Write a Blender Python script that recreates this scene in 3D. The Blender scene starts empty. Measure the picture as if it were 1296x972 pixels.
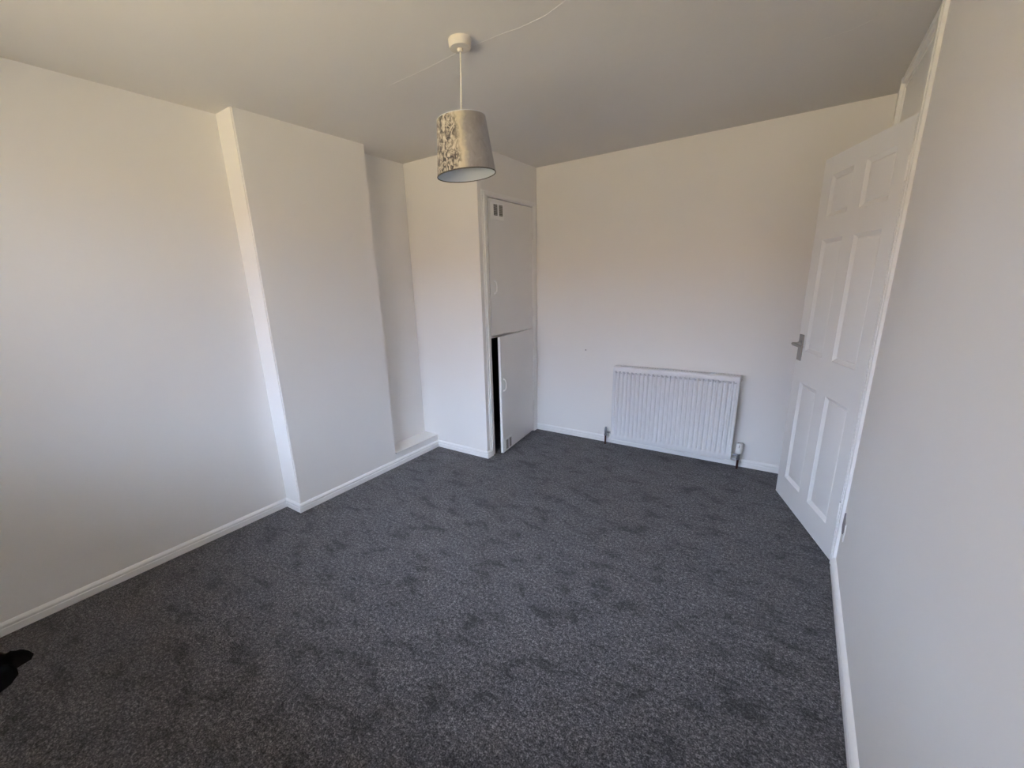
import bpy, bmesh, math, random
from mathutils import Vector, Matrix, noise

scene = bpy.context.scene
COL = scene.collection
R = math.radians

# ------------------------------------------------------------------ camera
def cam_axes(yaw, pitch, roll):
    yaw, pitch, roll = R(yaw), R(pitch), R(roll)
    f = Vector((math.sin(yaw) * math.cos(pitch), math.cos(yaw) * math.cos(pitch), -math.sin(pitch)))
    r = Vector((math.cos(yaw), -math.sin(yaw), 0))
    u = r.cross(f)
    return (math.cos(roll) * r + math.sin(roll) * u), (-math.sin(roll) * r + math.cos(roll) * u), f

cd = bpy.data.cameras.new('camera')
cam = bpy.data.objects.new('camera', cd)
COL.objects.link(cam)
cr, cu, cf = cam_axes(-35.7912, 15.9166, -2.125)
cam.matrix_world = Matrix(((cr.x, cu.x, -cf.x, 0), (cr.y, cu.y, -cf.y, 0), (cr.z, cu.z, -cf.z, 1.3998), (0, 0, 0, 1)))
cd.sensor_width = 36
cd.lens = 538.5129 / 1296 * 36
cd.shift_x = (648 - 619.8183) / 1296
cd.shift_y = (510.4065 - 486) / 1296
cd.clip_start = 0.02
scene.camera = cam

# ------------------------------------------------------------------ sky, sun, exposure
w = bpy.data.worlds.new('world')
scene.world = w
w.use_nodes = True
wn = w.node_tree.nodes
bg = wn['Background']
bg.inputs['Color'].default_value = (0.71, 0.845, 1.14, 1)
bg.inputs['Strength'].default_value = 1.95
# daylight sky: dimmer towards the horizon, brighter overhead (1 + 2 sin elevation)
tc = w.node_tree.nodes.new('ShaderNodeTexCoord')
sx = wn.new('ShaderNodeSeparateXYZ')
mr = wn.new('ShaderNodeMapRange')
SKY_H, SKY_Z = 0.9, 3.0
mr.inputs['From Min'].default_value = 0; mr.inputs['From Max'].default_value = 1
mr.inputs['To Min'].default_value = SKY_H; mr.inputs['To Max'].default_value = SKY_Z
vm = wn.new('ShaderNodeVectorMath'); vm.operation = 'SCALE'
vm.inputs[0].default_value = bg.inputs['Color'].default_value[:3]
wl = w.node_tree.links
wl.new(tc.outputs['Generated'], sx.inputs[0]); wl.new(sx.outputs['Z'], mr.inputs['Value'])
wl.new(mr.outputs[0], vm.inputs['Scale']); wl.new(vm.outputs[0], bg.inputs['Color'])

sun_d = bpy.data.lights.new('sun', 'SUN')
sun_d.energy = 6.6
sun_d.color = (1.0, 0.95, 0.84)
sun_d.angle = R(0.53)
sun = bpy.data.objects.new('sun', sun_d)
sun.rotation_euler = (R(-42), 0, R(8))      # shines from over the roof, away from the window side
COL.objects.link(sun)

scene.view_settings.view_transform = 'Standard'
scene.view_settings.look = 'None'
scene.view_settings.gamma = 1
scene.view_settings.use_curve_mapping = False
scene.view_settings.exposure = 2.58
scene.cycles.max_bounces = 14
scene.cycles.diffuse_bounces = 10

# ------------------------------------------------------------------ helpers
def link(o):
    COL.objects.link(o)
    return o

def tag(o, label=None, cat=None, kind=None, group=None):
    if label: o['label'] = label
    if cat: o['category'] = cat
    if kind: o['kind'] = kind
    if group: o['group'] = group
    return o

def empty(name, loc=(0, 0, 0)):
    o = bpy.data.objects.new(name, None)
    o.location = loc
    o.empty_display_size = 0.05
    return link(o)

class MB:
    """collects geometry for ONE mesh object"""
    def __init__(s):
        s.bm = bmesh.new()

    def box(s, x0, x1, y0, y1, z0, z1, bevel=0.0, seg=2):
        b = bmesh.new()
        bmesh.ops.create_cube(b, size=1)
        for v in b.verts:
            v.co = Vector(((x0 + x1) / 2 + v.co.x * (x1 - x0), (y0 + y1) / 2 + v.co.y * (y1 - y0), (z0 + z1) / 2 + v.co.z * (z1 - z0)))
        if bevel:
            bmesh.ops.bevel(b, geom=b.edges[:], offset=bevel, segments=seg, affect='EDGES', profile=0.5)
        s.add(b)
        return s

    def add(s, b):
        me = bpy.data.meshes.new('tmp')
        b.to_mesh(me); b.free()
        s.bm.from_mesh(me)
        bpy.data.meshes.remove(me)

    def faces(s, verts, faces):
        vs = [s.bm.verts.new(v) for v in verts]
        for f in faces:
            try: s.bm.faces.new([vs[i] for i in f])
            except ValueError: pass
        return s

    def lathe(s, prof, c=(0, 0, 0), n=32, axis='z', caps=True):
        """prof = [(radius, height)]"""
        vs = []
        for r, h in prof:
            ring = []
            for k in range(n):
                a = 2 * math.pi * k / n
                p = (r * math.cos(a), r * math.sin(a), h)
                if axis == 'x': p = (h, p[0], p[1])
                if axis == 'y': p = (p[0], h, p[1])
                ring.append(s.bm.verts.new(Vector(p) + Vector(c)))
            vs.append(ring)
        for a, b in zip(vs, vs[1:]):
            for k in range(n):
                s.bm.faces.new((a[k], a[(k + 1) % n], b[(k + 1) % n], b[k]))
        if caps:
            s.bm.faces.new(list(reversed(vs[0])))
            s.bm.faces.new(vs[-1])
        return s

    def tube(s, pts, rad, n=10):
        pts = [Vector(p) for p in pts]
        rings = []
        for i, p in enumerate(pts):
            t = (pts[min(i + 1, len(pts) - 1)] - pts[max(i - 1, 0)]).normalized()
            a = Vector((0, 0, 1)) if abs(t.z) < 0.9 else Vector((1, 0, 0))
            e1 = t.cross(a).normalized(); e2 = t.cross(e1)
            rr = rad[i] if isinstance(rad, (list, tuple)) else rad
            rings.append([s.bm.verts.new(p + rr * (math.cos(2 * math.pi * k / n) * e1 + math.sin(2 * math.pi * k / n) * e2)) for k in range(n)])
        for a, b in zip(rings, rings[1:]):
            for k in range(n):
                s.bm.faces.new((a[k], a[(k + 1) % n], b[(k + 1) % n], b[k]))
        s.bm.faces.new(list(reversed(rings[0]))); s.bm.faces.new(rings[-1])
        return s

    def build(s, name, mat, parent=None, smooth=None, matrix=None):
        bmesh.ops.recalc_face_normals(s.bm, faces=s.bm.faces[:])
        me = bpy.data.meshes.new(name)
        s.bm.to_mesh(me); s.bm.free()
        me.materials.append(mat)
        if smooth is not None:
            me.polygons.foreach_set('use_smooth', [True] * len(me.polygons))
            me.set_sharp_from_angle(angle=R(smooth))
        o = link(bpy.data.objects.new(name, me))
        if matrix: o.matrix_world = matrix
        if parent: o.parent = parent
        return o

# ------------------------------------------------------------------ materials
def mat(name, col, rough=0.5, spec=0.5, metal=0.0, build=None):
    m = bpy.data.materials.new(name)
    m.use_nodes = True
    nt = m.node_tree
    b = nt.nodes['Principled BSDF']
    b.inputs['Base Color'].default_value = (*col, 1)
    b.inputs['Roughness'].default_value = rough
    b.inputs['Specular IOR Level'].default_value = spec
    b.inputs['Metallic'].default_value = metal
    if build: build(nt, b)
    return m

def coords(nt, kind='Object'):
    return nt.nodes.new('ShaderNodeTexCoord').outputs[kind]

def noise_tex(nt, vec, scale, detail=3, rough=0.5, dist=0.0):
    n = nt.nodes.new('ShaderNodeTexNoise')
    n.inputs['Scale'].default_value = scale
    n.inputs['Detail'].default_value = detail
    n.inputs['Roughness'].default_value = rough
    n.inputs['Distortion'].default_value = dist
    nt.links.new(vec, n.inputs['Vector'])
    return n.outputs['Fac']

def ramp(nt, fac, stops, interp='LINEAR'):
    r = nt.nodes.new('ShaderNodeValToRGB')
    r.color_ramp.interpolation = interp
    e = r.color_ramp.elements
    while len(e) < len(stops): e.new(0.5)
    for k, (p, c) in enumerate(stops):
        e[k].position = p
        e[k].color = (*c, 1) if len(c) == 3 else c
    nt.links.new(fac, r.inputs['Fac'])
    return r.outputs['Color']

def mix(nt, a, b, fac, mode='MIX'):
    m = nt.nodes.new('ShaderNodeMix')
    m.data_type = 'RGBA'; m.blend_type = mode
    for s, v in ((m.inputs[6], a), (m.inputs[7], b), (m.inputs[0], fac)):
        if hasattr(v, 'is_output'): nt.links.new(v, s)
        else: s.default_value = v if isinstance(v, (int, float)) else (*v, 1)
    return m.outputs[2]

def bump(nt, b, h, strength, dist):
    n = nt.nodes.new('ShaderNodeBump')
    n.inputs['Strength'].default_value = strength
    n.inputs['Distance'].default_value = dist
    nt.links.new(h, n.inputs['Height'])
    nt.links.new(n.outputs['Normal'], b.inputs['Normal'])

def b_paint(base, var, scale, bs):
    def f(nt, b):
        c = coords(nt)
        big = noise_tex(nt, c, 1.6, 2)
        lo = tuple(k * (1 - var) for k in base)
        nt.links.new(ramp(nt, big, [(0.3, lo), (0.7, base)]), b.inputs['Base Color'])
        bump(nt, b, noise_tex(nt, c, scale, 4, 0.6), bs, 0.002)
    return f

WALL = (0.83, 0.815, 0.79)
M_wall = mat('wall_paint', WALL, 0.62, 0.35, build=b_paint(WALL, 0.02, 55, 0.10))
M_ceil = mat('ceiling_paint', (0.75, 0.73, 0.70), 0.8, 0.2, build=b_paint((0.75, 0.73, 0.70), 0.03, 30, 0.12))
M_trim = mat('gloss_white', (0.85, 0.845, 0.83), 0.3, 0.5)
M_cup = mat('cupboard_white', (0.80, 0.79, 0.775), 0.38, 0.5, build=b_paint((0.80, 0.79, 0.775), 0.02, 25, 0.08))
M_door = mat('door_white', (0.84, 0.84, 0.83), 0.35, 0.5, build=b_paint((0.84, 0.84, 0.83), 0.01, 90, 0.05))
M_rad = mat('radiator_enamel', (0.70, 0.705, 0.715), 0.35, 0.5)
M_plastic = mat('white_plastic', (0.82, 0.80, 0.77), 0.35, 0.5)
M_cord = mat('cord_white', (0.80, 0.76, 0.66), 0.5, 0.4)
M_nickel = mat('satin_nickel', (0.36, 0.34, 0.32), 0.38, 0.5, 0.9)
M_pipe = mat('dull_copper_pipe', (0.10, 0.05, 0.04), 0.45, 0.5, 0.6)
M_chrome = mat('worn_chrome', (0.30, 0.30, 0.32), 0.3, 0.5, 0.9)
M_inner_shade = mat('inner_shade', (0.05, 0.05, 0.05), 0.8, 0.2)  # near black colour stands in for the cupboard's inner shade
M_vent = mat('vent_mesh_grey', (0.22, 0.21, 0.19), 0.6, 0.3)
M_bars = mat('vent_bar_grey', (0.45, 0.44, 0.41), 0.5, 0.3)
M_rose = mat('painted_rose', (0.64, 0.60, 0.53), 0.45, 0.4)
M_plaster = mat('bare_plaster', (0.33, 0.31, 0.33), 0.9, 0.1, build=b_paint((0.36, 0.34, 0.36), 0.35, 160, 0.5))
M_black = mat('black_cloth', (0.006, 0.006, 0.007), 0.95, 0.05)
M_brick = mat('outside_brick', (0.30, 0.235, 0.15), 0.9, 0.1)
M_roof = mat('outside_roof_tiles', (0.22, 0.14, 0.11), 0.9, 0.1)
M_ground = mat('outside_ground', (0.47, 0.36, 0.19), 0.9, 0.1, build=b_paint((0.47, 0.36, 0.19), 0.2, 2, 0.2))

def b_glass(nt, b):
    out = nt.nodes['Material Output']
    tr = nt.nodes.new('ShaderNodeBsdfTransparent')
    gl = nt.nodes.new('ShaderNodeBsdfGlossy'); gl.inputs['Roughness'].default_value = 0.02
    fr = nt.nodes.new('ShaderNodeFresnel'); fr.inputs['IOR'].default_value = 1.45
    mx = nt.nodes.new('ShaderNodeMixShader')
    nt.links.new(fr.outputs[0], mx.inputs[0]); nt.links.new(tr.outputs[0], mx.inputs[1]); nt.links.new(gl.outputs[0], mx.inputs[2])
    nt.links.new(mx.outputs[0], out.inputs['Surface'])
M_glass = mat('window_glass', (1, 1, 1), build=b_glass)

def b_carpet(nt, b):
    c = coords(nt)
    fine = noise_tex(nt, c, 180, 3, 0.7)
    mid = noise_tex(nt, c, 70, 2, 0.6)
    sp = mix(nt, fine, mid, 0.35)
    col = ramp(nt, sp, [(0.37, (0.009, 0.0085, 0.010)), (0.46, (0.050, 0.0475, 0.051)), (0.53, (0.102, 0.097, 0.102)), (0.64, (0.29, 0.275, 0.28))])
    # trodden pile: darker brushed marks and broad shading bands
    mp = nt.nodes.new('ShaderNodeMapping')
    mp.inputs['Rotation'].default_value = (0, 0, R(35)); mp.inputs['Scale'].default_value = (1.0, 1.7, 1)
    nt.links.new(c, mp.inputs['Vector'])
    marks = noise_tex(nt, mp.outputs[0], 6.5, 6, 0.66, 0.5)
    mk = ramp(nt, marks, [(0.36, (0.42, 0.42, 0.42)), (0.46, (0.88, 0.88, 0.88)), (0.7, (1.2, 1.2, 1.2))])
    nt.links.new(mix(nt, col, mk, 1.0, 'MULTIPLY'), b.inputs['Base Color'])
    b.inputs['Sheen Weight'].default_value = 0.15
    b.inputs['Sheen Roughness'].default_value = 0.6
    bump(nt, b, sp, 0.9, 0.006)
M_carpet = mat('grey_twist_carpet', (0.1, 0.1, 0.11), 0.95, 0.1, build=b_carpet)

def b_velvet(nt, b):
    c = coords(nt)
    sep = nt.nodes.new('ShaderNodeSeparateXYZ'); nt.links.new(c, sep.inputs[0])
    # window-side light painted into the velvet: mottled sheen, pale stripe, then flat grey
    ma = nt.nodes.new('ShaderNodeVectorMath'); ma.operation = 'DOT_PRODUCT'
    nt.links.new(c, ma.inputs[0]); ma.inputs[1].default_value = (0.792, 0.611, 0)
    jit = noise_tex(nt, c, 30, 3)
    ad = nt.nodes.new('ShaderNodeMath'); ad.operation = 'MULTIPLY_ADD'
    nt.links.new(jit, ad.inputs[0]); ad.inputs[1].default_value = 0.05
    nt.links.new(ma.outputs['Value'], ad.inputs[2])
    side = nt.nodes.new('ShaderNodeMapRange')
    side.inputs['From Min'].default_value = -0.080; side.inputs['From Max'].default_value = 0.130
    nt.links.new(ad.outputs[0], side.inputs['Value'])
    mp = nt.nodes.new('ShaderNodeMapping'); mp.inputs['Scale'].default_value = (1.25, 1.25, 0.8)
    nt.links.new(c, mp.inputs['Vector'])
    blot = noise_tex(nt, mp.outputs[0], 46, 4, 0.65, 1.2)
    crushed = ramp(nt, blot, [(0.40, (0.06, 0.055, 0.055)), (0.47, (0.15, 0.135, 0.125)), (0.53, (0.42, 0.38, 0.31)), (0.64, (0.62, 0.58, 0.50))])  # velvet's own mottling, its strong contrast kept to the lit side
    lit_band = mix(nt, (0.48, 0.43, 0.32), (0.62, 0.565, 0.44), blot)  # cream stripe is light put into the colour
    smooth = mix(nt, (0.215, 0.203, 0.205), (0.385, 0.365, 0.36), noise_tex(nt, mp.outputs[0], 34, 4, 0.6, 0.8))  # flat grey painted for the side turned from the light
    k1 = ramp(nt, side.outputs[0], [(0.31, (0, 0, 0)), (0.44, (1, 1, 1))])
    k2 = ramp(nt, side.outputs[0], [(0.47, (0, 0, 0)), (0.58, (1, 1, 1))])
    nt.links.new(mix(nt, mix(nt, crushed, lit_band, k1), smooth, k2), b.inputs['Base Color'])
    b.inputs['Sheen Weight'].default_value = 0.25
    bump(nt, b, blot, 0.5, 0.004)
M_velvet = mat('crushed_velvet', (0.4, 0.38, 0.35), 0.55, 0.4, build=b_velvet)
M_lining = mat('shade_lining', (0.66, 0.70, 0.74), 0.5, 0.3)
M_rim = mat('shade_rim_tape', (0.10, 0.095, 0.09), 0.6, 0.3)

# ------------------------------------------------------------------ room geometry (metres)
H = 2.3
XL, XCH, XCB = -2.637, -2.476, -1.935       # left wall, chimney breast face, cupboard front
YR = -0.70                                   # window wall behind the camera
YA, YB, YC, YK = 1.287, 2.1275, 2.628, 3.470  # chimney near / far side, cupboard side, back wall
XR = 0.308                                   # right wall at the floor
LEAN = Matrix.Translation((XR, 0, 0)) @ Matrix.Rotation(R(-0.46), 4, 'Y') @ Matrix.Translation((-XR, 0, 0))  # the right wall is a touch out of plumb
T = 0.12

def structure(o, label=None, cat=None):
    return tag(o, label, cat, 'structure')

# floor (carpet), with a few mm of pile height over a grid
floor = MB().box(XL - T, 1.7, YR - T, YK + T, -0.12, 0.0).build('floor', M_carpet)
structure(floor, 'dark grey speckled twist pile carpet covering the whole floor', 'floor')
ceil = MB().box(XL - T, 1.7, YR - T, YK + T, H, H + 0.14).build('ceiling', M_ceil)
structure(ceil, 'flat off white painted ceiling with a filled seam', 'ceiling')

# filled seams on the ceiling: thin uneven ridges
def ridge(pts, wd, hgt, seed):
    rnd = random.Random(seed)
    m = MB(); P = []
    for (x0, y0), (x1, y1) in zip(pts, pts[1:]):
        n = max(2, int(math.hypot(x1 - x0, y1 - y0) / 0.012))
        P += [(x0 + (x1 - x0) * k / n, y0 + (y1 - y0) * k / n) for k in range(n)]
    P.append(pts[-1])
    V, F = [], []
    for i, (x, y) in enumerate(P):
        e = min(1, i / 6, (len(P) - 1 - i) / 6) * rnd.uniform(0.55, 1.25)
        y += rnd.uniform(-.0012, .0012)
        V += [(x, y - wd * e / 2, H + 0.0005), (x, y - wd * e * .2, H - hgt * e), (x, y + wd * e * .2, H - hgt * e), (x, y + wd * e / 2, H + 0.0005)]
        if i:
            a = 4 * (i - 1)
            F += [(a + j, a + j + 1, a + j + 5, a + j + 4) for j in range(3)]
    return m.faces(V, F)
M_fill = mat('seam_filler', (0.80, 0.78, 0.74), 0.7, 0.3)
ridge([(-1.73, 1.648), (-1.45, 1.637), (-1.27, 1.622), (-1.168, 1.620), (-1.035, 1.624), (-0.985, 1.632), (-0.867, 1.626), (-0.79, 1.600), (-0.74, 1.578)], 0.005, 0.0010, 3).build('ceiling_seam', M_fill, ceil, 50)
ridge([(-0.13, 2.487), (-0.04, 2.490), (0.035, 2.478), (0.10, 2.431), (0.119, 2.403), (0.17, 2.366)], 0.005, 0.0009, 5).build('ceiling_seam', M_fill, ceil, 50)

# walls
structure(MB().box(XL - T, XL, YR - T, YK + T, 0, H).build('wall_left', M_wall), 'smooth white painted left wall beside the chimney breast', 'wall')
ch = MB()
b = bmesh.new(); bmesh.ops.create_cube(b, size=1)
for v in b.verts:
    v.co = Vector(((XL - .02 + XCH) / 2 + v.co.x * (XCH - XL + .02), (YA + YB) / 2 + v.co.y * (YB - YA), H / 2 + v.co.z * H))
bmesh.ops.bevel(b, geom=[e for e in b.edges if all(abs(v.co.x - XCH) < 1e-4 for v in e.verts) and abs(e.verts[0].co.z - e.verts[1].co.z) > 1], offset=0.006, segments=3, affect='EDGES')
ch.add(b)
structure(ch.build('wall_chimney', M_wall, None, 30), 'shallow white chimney breast projecting from the left wall', 'wall')
structure(MB().box(XL - T, 1.7, YK, YK + T, 0, H).build('wall_back', M_wall), 'white back wall behind the radiator', 'wall')
structure(MB().box(XL, XCB, YC, YC + 0.05, 0, H, 0.003).build('wall_cupboard', M_wall), 'white side wall of the built in corner cupboard', 'wall')

CY0, CY1, CZ1 = 2.735, 3.390, 1.992          # cupboard opening
m = MB()
m.box(XCB - 0.05, XCB, YC + 0.05, CY0 - 0.03, 0, H)
m.box(XCB - 0.05, XCB, CY1 + 0.02, YK, 0, H)
m.box(XCB - 0.05, XCB, CY0 - 0.03, CY1 + 0.02, CZ1 + 0.02, H)
structure(m.build('wall_cupboard_front', M_wall), 'white cupboard wall above and around the two small doors', 'wall')
structure(MB().box(XL, XCB - 0.05, YC + 0.05, YC + 0.052, 0, H).box(XL, XL + .002, YC + .052, YK, 0, H).box(XL + .002, XCB - .05, YK - .002, YK, 0, H).build('wall_cupboard_shade', M_inner_shade), 'thin liners inside the corner cupboard, coloured dark for its shade', 'wall')  # dark liners added so the gap beside the door shows black

# right wall with the doorway
DY0, DY1 = 2.432, 3.205                      # doorway between the linings
m = MB()
m.box(XR, XR + 0.11, YR - T, DY0 - 0.006, 0, H)
m.box(XR, XR + 0.11, DY1 + 0.03, YK, 0, H)
wr = structure(m.build('wall_right', M_wall, matrix=LEAN), 'white right wall close beside the camera', 'wall')
# chipped plaster beside the architrave, low down
rnd = random.Random(4)
def chip(ring, x, th, name, mt):
    V = [(x - th * (1.0 if k % 2 else .5), y, z) for k, (y, z) in enumerate(ring)]
    cy = sum(p[0] for p in ring) / len(ring); cz = sum(p[1] for p in ring) / len(ring)
    V2 = [(x + 0.001, cy + (y - cy) * 1.06, cz + (z - cz) * 1.03) for y, z in ring]
    n = len(ring)
    return MB().faces(V + V2 + [(x - th * .4, cy, cz)], [(k, (k + 1) % n, 2 * n) for k in range(n)] + [(k, (k + 1) % n, n + (k + 1) % n, n + k) for k in range(n)]).build(name, mt, wr)
chip([(2.384, .300), (2.350, .318), (2.325, .290), (2.306, .272), (2.312, .246), (2.335, .216), (2.372, .208), (2.383, .240)], XR, 0.003, 'plaster_chip', M_plaster)
chip([(2.302, .285), (2.28, .290), (2.272, .265), (2.278, .222), (2.297, .196), (2.307, .199), (2.298, .235)], XR, 0.005, 'plaster_flake', M_trim)
# small filled fixing hole on the back wall
hole = MB().lathe([(0.001, -0.0012), (0.005, -0.001), (0.006, 0.0005)], (-1.455, YK, 0.803), 12, 'y').build('filler_spot', M_vent, bpy.data.objects['wall_back'])

# window wall behind the camera
WX0, WX1, WZ0, WZ1 = -2.12, -0.08, 0.95, 2.2
m = MB()
m.box(XL - T, WX0, YR - 0.25, YR, 0, H); m.box(WX1, XR + T, YR - 0.25, YR, 0, H)
m.box(WX0, WX1, YR - 0.25, YR, 0, WZ0); m.box(WX0, WX1, YR - 0.25, YR, WZ1, H)
structure(m.build('wall_rear', M_wall), 'white window wall behind the camera', 'wall')
win = structure(empty('window_1', ((WX0 + WX1) / 2, YR - 0.17, WZ0)), 'white framed window lighting the room from behind', 'window')
def child(o, p):
    o.parent = p
    o.matrix_parent_inverse = Matrix.Translation(p.location).inverted() if p.rotation_euler.z == 0 else p.matrix_basis.inverted()
    return o
m = MB(); ya, yb_ = YR - 0.20, YR - 0.14; xm = WX0 + 0.62 * (WX1 - WX0)
m.box(WX0, WX0 + .055, ya, yb_, WZ0, WZ1); m.box(WX1 - .055, WX1, ya, yb_, WZ0, WZ1); m.box(xm - .035, xm + .035, ya, yb_, WZ0 + .055, WZ1 - .055)
m.box(WX0 + .055, WX1 - .055, ya, yb_, WZ0, WZ0 + .055); m.box(WX0 + .055, WX1 - .055, ya, yb_, WZ1 - .055, WZ1)
child(m.build('window_frame', M_trim), win)
child(MB().box(WX0 + .05, xm - .03, YR - .172, YR - .168, WZ0 + .05, WZ1 - .05).build('pane', M_glass), win)
child(MB().box(xm + .03, WX1 - .05, YR - .172, YR - .168, WZ0 + .05, WZ1 - .05).build('pane', M_glass), win)
child(MB().box(WX0 - .03, WX1 + .03, YR - .14, YR + .04, WZ0 - .018, WZ0 + .010, .005).build('window_sill', M_trim), win)

# hall beyond the doorway
structure(MB().box(1.55, 1.55 + T, 1.5, YK, 0, H).build('wall_hall_far', M_wall), 'pale hall wall beyond the doorway', 'wall')
structure(MB().box(XR + .11, 1.55, 1.5, 1.6, 0, H).build('wall_hall_near', M_wall), 'pale end wall of the hall beyond the door', 'wall')

# outside ground, lit by the sun: sends warm light up through the window
structure(MB().box(-60, 60, -90, 40, -2.9, -2.75).build('ground', M_ground), 'sunlit paved ground below the window outside', 'ground')

# terrace across the street: its sunlit brick front faces the window
HZ0, HZ1, HY_ = -2.75, 3.0, -20.0
ho = structure(empty('house_row', (0, HY_, HZ0)), 'brick terrace across the street, seen only from the window', 'house')
child(MB().box(-26, 26, HY_ - 7, HY_, HZ0, HZ1).build('facade', M_brick), ho)
m = MB().faces([(-26.3, HY_ + .3, HZ1), (26.3, HY_ + .3, HZ1), (26.3, HY_ - 3.5, HZ1 + 2.4), (-26.3, HY_ - 3.5, HZ1 + 2.4), (-26.3, HY_ - 7.3, HZ1), (26.3, HY_ - 7.3, HZ1)], [(0, 1, 2, 3), (3, 2, 5, 4), (0, 3, 4), (1, 5, 2), (0, 4, 5, 1)])
child(m.build('roof', M_roof), ho)

# ------------------------------------------------------------------ ledge in the alcove
led = empty('trim_1', (XL, YB, 0))
structure(led, 'low boxed white ledge at the foot of the alcove', 'ledge')
child(MB().box(XL, XCH - 0.007, YB, YC, 0, 0.101).build('ledge_front', M_trim), led)
child(MB().box(XL, XCH + 0.004, YB, YC, 0.100, 0.112, 0.003).build('ledge_top', M_wall), led)

# ------------------------------------------------------------------ baseboards: moulded profile with mitred ends
PROF = [(0, 0), (.013, 0), (.013, .030), (.0095, .0335), (.0095, .0365), (.0125, .039), (.0125, .0455), (.009, .052), (.0035, .057), (0, .058)]
def base(name, p0, p1, nrm, m0=0, m1=0, label=None, mtx=None, k=1.0):
    """board from p0 to p1 on a wall with inward normal nrm; m = +1 outside mitre, -1 inside mitre"""
    p0, p1, nrm = Vector((*p0, 0)), Vector((*p1, 0)), Vector((*nrm, 0))
    d = (p1 - p0).normalized()
    A = [p0 + nrm * t * k - d * t * k * m0 + Vector((0, 0, z)) for t, z in PROF]
    B = [p1 + nrm * t * k + d * t * k * m1 + Vector((0, 0, z)) for t, z in PROF]
    n = len(PROF)
    mb = MB().faces(A + B, [(i, (i + 1) % n, n + (i + 1) % n, n + i) for i in range(n)] + [tuple(range(n)), tuple(range(2 * n - 1, n - 1, -1))])
    return structure(mb.build(name, M_trim, None, 25, mtx), label, 'baseboard')
base('baseboard_left', (XL, YR), (XL, YA), (1, 0), -1, -1, 'moulded white baseboard along the left wall near the camera')
base('baseboard_chimney_side', (XL, YA), (XCH, YA), (0, -1), -1, 1, 'short white baseboard return on the chimney breast side')
base('baseboard_chimney', (XCH, YA), (XCH, YC), (1, 0), 1, -1, 'white baseboard along the chimney breast and ledge')
base('baseboard_cupboard_side', (XCH, YC), (XCB, YC), (0, -1), -1, 1, 'white baseboard below the cupboard side wall')
base('baseboard_cupboard', (XCB, YC), (XCB, 2.700), (1, 0), 1, 0, 'tiny white baseboard stub beside the cupboard door frame')
base('baseboard_back', (XCB, YK), (XR, YK), (0, -1), 0, -1, 'white baseboard along the back wall below the radiator')
base('baseboard_right', (XR, YR), (XR, 2.388), (-1, 0), -1, 0, 'white baseboard along the right wall up to the door frame', LEAN, 1.25)

# ------------------------------------------------------------------ cupboard frame and doors
fr = structure(empty('trim_2', (XCB, CY0, 0)), 'white moulded frame around the two cupboard doors', 'door frame')
def bead(axis, a0, a1, c0, c1, name):
    """stepped architrave strip: lies on the cupboard front"""
    m = MB(); mid = c0 + (c1 - c0) * .42
    if axis == 'z':
        m.box(XCB, XCB + .006, c0, c1, a0, a1, .0015, 1); m.box(XCB + .004, XCB + .013, mid, c1, a0, a1, .003)
    else:
        m.box(XCB, XCB + .006, a0, a1, c0, c1, .0015, 1); m.box(XCB + .004, XCB + .013, a0 + .0185, a1, c0, c0 + (c1 - c0) * .58, .003)
    return child(m.build(name, M_trim), fr)
bead('z', 0.058, 2.0165, 2.668, 2.712, 'architrave')
bead('y', 2.668, 3.455, 1.998, 2.030, 'architrave')
m = MB().box(XCB, XCB + .007, 3.396, 3.455, 0, 1.998, .002, 1)
child(m.build('architrave', M_trim), fr)
child(MB().box(XCB - .06, XCB + .004, 2.706, CY0, 0, CZ1, .0015, 1).build('jamb', M_trim), fr)
child(MB().box(XCB - .06, XCB + .004, CY1, 3.412, 0, CZ1, .0015, 1).build('jamb', M_trim), fr)
child(MB().box(XCB - .06, XCB + .004, 2.706, 3.412, CZ1, CZ1 + .02, .0015, 1).build('head', M_trim), fr)
child(MB().box(XCB - .058, XCB - .026, CY0, CY1, 0.966, 0.998).build('rail', M_trim), fr)

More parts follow.
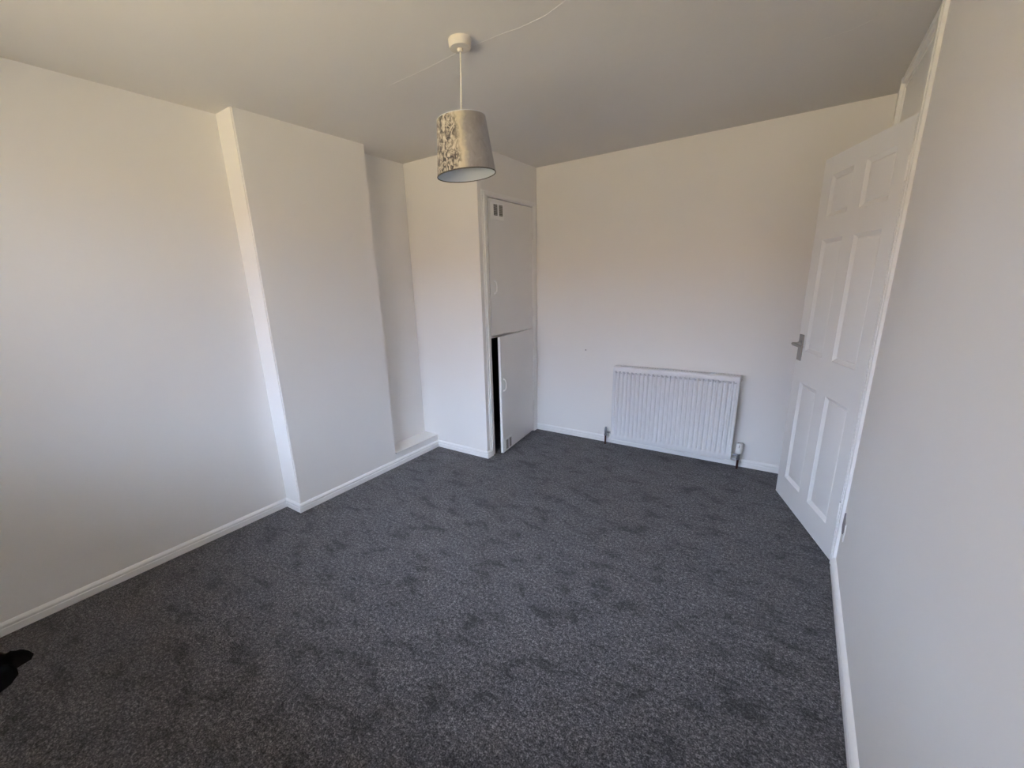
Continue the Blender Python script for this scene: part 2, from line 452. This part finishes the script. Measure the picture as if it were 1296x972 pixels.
def cup_door(name, label, z0, z1, ang, vent, hand, hinges, vfirst):
    hy = CY1 - 0.005
    root = structure(empty(name, (XCB + 0.004, hy, 0)), label, 'cupboard door')
    W = hy - CY0 - 0.006
    # local: hinge at origin, door runs along -y, face at x=0
    def put(o):
        o.parent = root
        return o
    put(MB().box(-.022, 0, -W, 0, z0, z1, .002, 2).build('door_leaf', M_cup))
    y0, y1, va, vb = vent
    v = put(MB().box(0, .0035, y0, y1, va, vb, .0012, 1).build('vent_plate', M_trim))
    yw = (y1 - y0)
    for k in range(2):
        a = y0 + yw * (.24 + .40 * k) - .002; e = a + yw * .275
        o = MB(); o.box(.0030, .0042, a, e, va + (vb - va) * vfirst[0], va + (vb - va) * vfirst[1])
        g = o.build('vent_slot', M_vent); g.parent = v
        o = MB()
        for j in range(6):
            zz = va + (vb - va) * (vfirst[0] + (vfirst[1] - vfirst[0]) * (j + .5) / 6)
            o.box(.0038, .0056, a, e, zz - .0016, zz + .0016)
        # louvre bars are a few tenths of a pixel wide: one part
        g = o.build('vent_bars', M_bars); g.parent = v
    hy_, hz = hand
    pts = []
    for k in range(13):
        a = math.pi * k / 12
        pts.append((  .002 + .018 * math.sin(a), hy_ + 0.003 * math.sin(a), hz - .048 * math.cos(a)))
    h = MB().tube(pts, .0052, 8)
    h.lathe([(.010, 0), (.010, .003), (.006, .005)], (0, hy_, hz - .048), 14, 'x'); h.lathe([(.010, 0), (.010, .003), (.006, .005)], (0, hy_, hz + .048), 14, 'x')
    put(h.build('handle', M_trim, None, 40))
    for a, bb in hinges:
        m = MB().box(-.001, .002, -.028, .004, a, bb, .0008, 1)
        m.lathe([(.0045, a), (.0045, bb)], (.004, .002, 0), 10)
        put(m.build('hinge', M_cup))
    root.rotation_euler = (0, 0, R(ang))
    return root
yl = lambda y: y - (CY1 - .005)
cup_door('door_2', 'upper white flush cupboard door, closed, with two slot vent near its top', 0.988, 1.986, 0, (yl(2.772), yl(2.95), 1.842, 1.962), (yl(2.80), 1.358), [(1.728, 1.785), (1.09, 1.16)], (.26, .90))
cup_door('door_3', 'lower white flush cupboard door, slightly ajar, with vent at its foot', 0.016, 0.983, 6.6, (-.625, -.480, .022, .135), (-.600, .595), [(.80, .865), (.215, .31)], (.10, .82))

# ------------------------------------------------------------------ room door with lining and architraves
df = structure(empty('trim_3', (XR, DY0, 0)), 'white storey height door frame with a fixed panel above the door', 'door frame')
def leanchild(o):
    o.matrix_world = LEAN
    return child(o, df)
def arch(y0, y1, inner_lo, z0=0, z1=H):
    m = MB()
    m.box(XR - .013, XR, y0, y1, z0, z1, .002, 1)
    # rounded inner nosing
    a, bb = (y1 - .018, y1) if inner_lo else (y0, y0 + .018)
    m.box(XR - .017, XR - .010, a, bb, z0, z1, .003, 2)
    return m
leanchild(arch(2.386, 2.428, True).build('architrave', M_trim))
leanchild(arch(3.212, 3.258, False).build('architrave', M_trim))
leanchild(MB().box(XR - .013, XR, 2.428, 3.212, H - .030, H, .003, 2).build('architrave', M_trim))
leanchild(MB().box(XR - .002, XR + .112, DY0 - .006, DY0 + .022, 0, H, .002, 1).build('lining', M_trim))
leanchild(MB().box(XR - .002, XR + .112, DY1, DY1 + .03, 0, H, .002, 1).build('lining', M_trim))
leanchild(MB().box(XR - .002, XR + .112, DY0 + .022, DY1, H - .03, H, .002, 1).build('lining', M_trim))
leanchild(MB().box(XR - .002, XR + .112, DY0 + .022, DY1, 1.978, 2.012, .002, 1).build('transom', M_trim))
leanchild(MB().box(XR + .006, XR + .020, DY0 + .022, DY1, 2.012, H - .03).build('overpanel', M_door))
leanchild(MB().box(XR + .001, XR + .006, DY0 + .022, DY1, H - .052, H - .030, .002, 1).build('overpanel_bead', M_trim))

# leaf: local u along the door from hinge to free edge, w = thickness, visible face at w=0
HX, HY = 0.290, 2.436
ANG = 19.6
DW, DZ0, DZ1, DT = 0.756, 0.010, 1.966, 0.036
PANELS = [(.095, .322, .158, .768), (.432, .650, .158, .768), (.095, .322, .950, 1.556), (.432, .650, .950, 1.556), (.095, .322, 1.668, 1.872), (.432, .650, 1.668, 1.872)]
def door_leaf():
    us = sorted({0.0, DW, *[p[0] for p in PANELS], *[p[1] for p in PANELS]})
    zs = sorted({DZ0, DZ1, *[p[2] for p in PANELS], *[p[3] for p in PANELS]})
    mb = MB(); bm = mb.bm
    def P(u, z, w): return (-w, u, z)       # local x = -w : face looks to -x
    for side in (0, 1):
        sgn = 1 if side == 0 else -1
        w0 = 0 if side == 0 else -DT
        cache = {}
        def V(u, z, w):
            key = (round(u, 5), round(z, 5), round(w, 5))
            if key not in cache: cache[key] = bm.verts.new(P(u, z, w))
            return cache[key]
        for a, bb in zip(us, us[1:]):
            for c, d in zip(zs, zs[1:]):
                if any(abs(a - p[0]) < 1e-6 and abs(bb - p[1]) < 1e-6 and abs(c - p[2]) < 1e-6 and abs(d - p[3]) < 1e-6 for p in PANELS): continue
                bm.faces.new((V(a, c, w0), V(bb, c, w0), V(bb, d, w0), V(a, d, w0)))
        for p in PANELS:
            steps = [(0, 0), (.002, .0022), (.009, .0060), (.018, .0112), (.021, .0120), (.025, .0090), (.031, .0078)]
            rings = [[(p[0] + i, p[2] + i), (p[1] - i, p[2] + i), (p[1] - i, p[3] - i), (p[0] + i, p[3] - i)] for i, _ in steps]
            for (r0, (_, d0)), (r1, (_, d1)) in zip(zip(rings, steps), zip(rings[1:], steps[1:])):
                for k in range(4):
                    q = (k + 1) % 4
                    bm.faces.new((V(*r0[k], w0 - sgn * d0), V(*r0[q], w0 - sgn * d0), V(*r1[q], w0 - sgn * d1), V(*r1[k], w0 - sgn * d1)))
            bm.faces.new([V(*q, w0 - sgn * steps[-1][1]) for q in rings[-1]])
    # edges
    E = [(0, DZ0), (DW, DZ0), (DW, DZ1), (0, DZ1)]
    for k in range(4):
        a, c = E[k], E[(k + 1) % 4]
        bm.faces.new([bm.verts.new(P(*a, 0)), bm.verts.new(P(*c, 0)), bm.verts.new(P(*c, -DT)), bm.verts.new(P(*a, -DT))])
    bmesh.ops.remove_doubles(bm, verts=bm.verts[:], dist=1e-6)
    for v in bm.verts:                      # top edge planed a little low towards the hinges
        if v.co.z > DZ1 - 1e-4: v.co.z -= .014 * (1 - v.co.y / DW)
    return mb
dr = structure(empty('door_1', (HX, HY, 0)), 'white six panel door standing ajar against the right wall', 'door')
def dput(o):
    o.parent = dr
    return o
leaf = dput(door_leaf().build('door_leaf', M_door, None, 12))
# lever handle on both faces
for sgn, off in ((-1, 0.0), (1, DT)):
    pu = .707
    pl = dput(MB().box(min(off, off + sgn * .007), max(off, off + sgn * .007), pu - .027, pu + .027, .888, 1.040, .003, 2).build('handle_plate', M_nickel))
    tag(pl, 'dull silver lever handle plate')
    px = off + sgn * .007
    lv = MB()
    lv.lathe([(.012, px), (.012, px + sgn * .012), (.009, px + sgn * .016), (.009, px + sgn * .036)], (0, pu, .986), 16, 'x')
    lv.tube([(px + sgn * .034, pu + .010, .986), (px + sgn * .036, pu - .01, .986), (px + sgn * .036, pu - .05, .986), (px + sgn * .034, pu - .085, .984), (px + sgn * .029, pu - .108, .982)], [.0085, .010, .0095, .0085, .007], 12)
    o = lv.build('lever', M_nickel, None, 40); o.parent = pl
dput(MB().box(.004, DT - .004, DW - .002, DW + .0015, .87, 1.06, .0008, 1).build('latch_plate', M_nickel))
for z in (.24, 1.72):
    m = MB().lathe([(.006, z), (.006, z + .09)], (-.002, -.004, 0), 12)
    m.box(0.0, .028, -.0025, 0.0006, z, z + .09)
    dput(m.build('hinge', M_trim))
lean_rot = Matrix.Rotation(R(-0.46), 4, 'Y')
dr.matrix_world = Matrix.Translation((HX, HY, 0)) @ lean_rot @ Matrix.Rotation(R(ANG), 4, 'Z')

# ------------------------------------------------------------------ radiator on the back wall
RX0, RX1, RZ0, RZ1 = -1.168, -0.263, 0.074, 0.700
RF = YK - 0.105
rad = tag(empty('radiator', ((RX0 + RX1) / 2, YK, 0)), 'white ribbed panel radiator hung low on the back wall', 'radiator')
def rput(o): return child(o, rad)
def radiator_panel():
    N = 27
    pitch = (RX1 - RX0 - .024) / N
    xs = [(RX0, 0), (RX0 + .004, 0.0)]
    # flute cross section: rounded rib with a narrow groove between neighbours
    cols = []
    x = RX0 + .012
    for k in range(N):
        for f, d in ((0.0, 0.0), (.14, 0.0), (.22, .35), (.30, 1.0), (.5, 1.0), (.70, 1.0), (.78, .35), (.86, 0.0)):
            cols.append((x + pitch * f, d))
        x += pitch
    cols.append((x, 0.0))
    cols = [(RX0, 0.0), (RX0 + .009, 0.0)] + cols + [(RX1 - .009, 0.0), (RX1, 0.0)]
    rows = [(RZ0, 0), (RZ0 + .034, 0), (RZ0 + .042, .55), (RZ0 + .054, 1), (RZ1 - .056, 1), (RZ1 - .0500, 2.8), (RZ1 - .0390, 2.8), (RZ1 - .0365, 0.0), (RZ1 - .012, 0)]
    V, F = [], []
    nc = len(cols)
    for z, a in rows:
        for x, d in cols:
            V.append((x, RF + .0085 * d * a, z))
    for i in range(len(rows) - 1):
        for j in range(nc - 1):
            F.append((i * nc + j, i * nc + j + 1, (i + 1) * nc + j + 1, (i + 1) * nc + j))
    # rolled top edge, bottom return, side returns
    top = len(V)
    for dy, dz in ((.0015, -.006), (.005, -.0015), (.010, 0), (.018, 0)):
        for x, d in cols: V.append((x, RF + dy, RZ1 + dz))
    o = (len(rows) - 1) * nc
    for s in range(4):
        p = top + s * nc
        for j in range(nc - 1): F.append((o + j, o + j + 1, p + j + 1, p + j))
        o = p
    bt = len(V)
    for x, d in cols: V.append((x, RF + .014, RZ0))
    for j in range(nc - 1): F.append((bt + j, bt + j + 1, j + 1, j))
    mb = MB().faces(V, F)
    mb.box(RX0, RX0 + .002, RF + .0003, RF + .016, RZ0 + .001, RZ1 - .006); mb.box(RX1 - .002, RX1, RF + .0003, RF + .016, RZ0 + .001, RZ1 - .006)
    return mb
rput(radiator_panel().build('front_panel', M_rad, None, 50))
# rear skin with convector fins, both hidden in shade except from the side
rput(MB().box(RX0 + .012, RX1 - .012, RF + .062, RF + .070, RZ0, RZ1 - .02).build('rear_panel', M_rad))
m = MB()
for k in range(34):
    x = RX0 + .03 + k * (RX1 - RX0 - .06) / 33
    m.box(x - .0012, x + .0012, RF + .028, RF + .060, RZ0 + .05, RZ1 - .04)
fins = rput(m.build('convector_fins', M_rad)); fins['kind'] = 'stuff'
# top grille with slots
m = MB()
m.box(RX0 + .004, RX1 - .002, RF + .014, RF + .024, RZ1 - .004, RZ1 + .002, .001, 1); m.box(RX0 + .004, RX1 - .002, RF + .058, RF + .072, RZ1 - .004, RZ1 + .002, .001, 1)
n = 46
for k in range(n + 1):
    x = RX0 + .006 + k * (RX1 - RX0 - .012) / n
    m.box(x - .0045, x + .0045, RF + .022, RF + .060, RZ1 - .003, RZ1 + .001)
rput(m.build('top_grille', M_rad))
# end connections: tapping bosses at the four corners
for z in (RZ0 + .035, RZ1 - .033):
    rput(MB().lathe([(.014, RX1 - .03), (.014, RX1 + .002), (.010, RX1 + .003), (.010, RX1 + .010)], (0, RF + .040, z), 16, 'x').build('tapping', M_plastic, None, 40))
    rput(MB().lathe([(.010, RX0 - .010), (.010, RX0 - .003), (.014, RX0 - .002), (.014, RX0 + .03)], (0, RF + .040, z), 16, 'x').build('tapping', M_plastic, None, 40))
for x in (RX0 + .15, RX1 - .15):
    rput(MB().box(x - .018, x + .018, RF + .070, YK - .0005, RZ0 + .06, RZ1 - .08).build('wall_bracket', M_rad))

VY = YK - .062
# lockshield valve on the left
lx = -1.226
v = rput(MB().lathe([(.0075, 0.000), (.0075, .078), (.013, .079), (.013, .094), (.0105, .095), (.0105, .128), (.009, .132), (.0075, .150), (.004, .158)], (lx, VY, 0), 16).build('lockshield_valve', M_chrome, None, 40))
tag(v, 'tarnished lockshield valve at the left foot')
o = MB().lathe([(.0085, lx + .006), (.0085, RX0 - .014), (.012, RX0 - .014), (.012, RX0 - .002)], (0, VY, .112), 14, 'x').build('valve_tail', M_chrome, None, 40); o.parent = v; o.matrix_parent_inverse = Matrix.Identity(4)
o = MB().lathe([(.0079, 0), (.0079, .077)], (lx, VY, 0), 16).build('pipe', M_pipe, None, 40); o.parent = v
# thermostatic valve on the right
tx = -0.218
v = rput(MB().lathe([(.0075, 0.0), (.0075, .072), (.0125, .073), (.0125, .088), (.010, .089), (.010, .112), (.013, .113), (.013, .121)], (tx, VY, 0), 16).build('thermostatic_valve', M_chrome, None, 40))
tag(v, 'thermostatic valve with a white head at the right foot')
o = MB().lathe([(.0085, RX1 + .002), (.0085, tx - .006)], (0, VY, .105), 14, 'x').build('valve_tail', M_chrome, None, 40); o.parent = v
o = MB().lathe([(.0079, 0), (.0079, .071)], (tx, VY, 0), 16).build('pipe', M_pipe, None, 40); o.parent = v
hd = MB().lathe([(.014, .119), (.0215, .124), (.0225, .140), (.0225, .158), (.0195, .160), (.0185, .196), (.016, .203), (.004, .205)], (tx, VY, 0), 24)
for k in range(12):
    a = 2 * math.pi * k / 12
    hd.box(tx + .0195 * math.cos(a) - .0018, tx + .0195 * math.cos(a) + .0018, VY + .0195 * math.sin(a) - .0018, VY + .0195 * math.sin(a) + .0018, .158, .194, .0008, 1)
o = hd.build('valve_head', M_plastic, None, 40); o.parent = v
o = MB().box(tx - .002, tx + .002, VY - .0222, VY - .0195, .170, .192).build('index_mark', M_vent); o.parent = v

# ------------------------------------------------------------------ pendant light
PX, PY = -1.197, 1.552
pend = tag(empty('pendant_light', (PX, PY, H)), 'pendant light with crushed silver velvet drum shade hanging from ceiling', 'pendant light')
def pput(o):
    o.parent = pend
    return o
def L(z): return z - H
r = pput(MB().lathe([(.0445, 0.0), (.0445, -.004), (.043, -.022), (.040, -.029), (.012, -.031), (.010, -.040), (.005, -.042)], (0, 0, 0), 40).build('ceiling_rose', M_rose, None, 35))
# the cord hangs a little off plumb and the shade sits tilted on its holder
SX, SY = -0.0095, -0.0070
pput(MB().tube([(0, 0, -.038), (SX * .2, SY * .2, -.12), (SX * .45, SY * .45, -.20), (SX * .85, SY * .85, -.29), (SX, SY, -.34)], .0029, 10).build('cord', M_cord, None, 60))
pput(MB().lathe([(.004, -.325), (.013, -.332), (.016, -.350), (.020, -.352), (.020, -.362), (.015, -.364), (.015, -.392), (.004, -.393)], (SX, SY, 0), 24).build('lamp_holder', M_plastic, None, 35))
SH, RT, RB = 0.203, .0985, .1215           # shade height, top and bottom radius; shade origin at the centre of its lower rim
TILT = Matrix.Translation((.002, .002, 1.829 - H)) @ Matrix.Rotation(R(-3.5), 4, Vector((-.611, .792, 0)))
def frustum(r0, z0, r1, z1, th, n=72, rows=8):
    prof = [(r0 + (r1 - r0) * k / rows, z0 + (z1 - z0) * k / rows) for k in range(rows + 1)]
    prof += [(r_ - th, z) for r_, z in reversed(prof)]
    mb = MB(); mb.lathe(prof + [prof[0]], (0, 0, 0), n, caps=False)
    bmesh.ops.remove_doubles(mb.bm, verts=mb.bm.verts[:], dist=1e-7)
    return mb
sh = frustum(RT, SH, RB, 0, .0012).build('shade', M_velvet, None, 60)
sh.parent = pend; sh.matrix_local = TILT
def sput(o):
    o.parent = sh
    return o
sput(frustum(RT - .0016, SH - .0002, RB - .0016, .0002, .0008).build('shade_lining', M_lining, None, 60))
def ring(R_, z, r_, n=64, m_=8):
    mb = MB(); V, F = [], []
    for i in range(n):
        a = 2 * math.pi * i / n
        for j in range(m_):
            b_ = 2 * math.pi * j / m_
            q = R_ + r_ * math.cos(b_)
            V.append((q * math.cos(a), q * math.sin(a), z + r_ * 1.1 * math.sin(b_)))
            F.append((i * m_ + j, ((i + 1) % n) * m_ + j, ((i + 1) % n) * m_ + (j + 1) % m_, i * m_ + (j + 1) % m_))
    return mb.faces(V, F)
tag(sput(ring(RB - .0008, 0, .0020).build('shade_rim', M_rim, None, 60)), 'dark edging tape around the bottom of the shade')
sput(ring(RT - .0008, SH, .0014).build('shade_rim', M_lining, None, 60))
m = ring(.021, SH - .088, .0015, 24, 6)
for k in range(3):
    a = 2 * math.pi * k / 3 + .4
    m.tube([(.021 * math.cos(a), .021 * math.sin(a), SH - .088), (.06 * math.cos(a), .06 * math.sin(a), SH - .05), ((RT - .004) * math.cos(a), (RT - .004) * math.sin(a), SH - .004)], .0014, 6)
sput(m.build('shade_spider', M_plastic, None, 60))

# ------------------------------------------------------------------ dark garment on the carpet, left edge
def garment():
    ring_ = [(-2.49, -.055), (-2.455, -.062), (-2.43, -.03), (-2.375, .024), (-2.345, .012), (-2.335, -.028), (-2.29, -.03), (-2.25, -.055), (-2.225, -.10), (-2.24, -.17), (-2.30, -.25), (-2.40, -.30), (-2.50, -.29), (-2.565, -.22), (-2.575, -.13), (-2.54, -.075)]
    cx = sum(p[0] for p in ring_) / len(ring_); cy = sum(p[1] for p in ring_) / len(ring_)
    ring_ = [(cx + (x - cx) * 1.03, cy + (y - cy) * 1.03 + .006) for x, y in ring_]
    n = 96; pts = []
    for k in range(n):
        t = k / n * len(ring_); i = int(t); f = t - i
        a, b_ = ring_[i % len(ring_)], ring_[(i + 1) % len(ring_)]
        pts.append((a[0] + (b_[0] - a[0]) * f, a[1] + (b_[1] - a[1]) * f))
    V, F = [], []
    NR = 14
    for j in range(NR + 1):
        s = 1 - j / NR * .985
        for (x, y) in pts:
            q = Vector((cx + (x - cx) * s, cy + (y - cy) * s, 0))
            hgt = .055 * min(1, (1 - s) * 3.0) ** .6
            hgt *= .75 + .55 * noise.noise(Vector((q.x * 16, q.y * 16, 1.7))) + .3 * noise.noise(Vector((q.x * 45, q.y * 45, 4)))
            V.append((q.x, q.y, max(.004 if j else .0008, hgt) + (0.003 if j else 0)))
    for j in range(NR):
        for k in range(n):
            F.append((j * n + k, j * n + (k + 1) % n, (j + 1) * n + (k + 1) % n, (j + 1) * n + k))
    F.append(tuple(NR * n + k for k in range(n)))
    F.append(tuple(reversed(range(n))))
    return MB().faces(V, F)
g = garment().build('garment', M_black, None, 60)
tag(g, 'crumpled black garment lying on the carpet by the left wall', 'clothing')
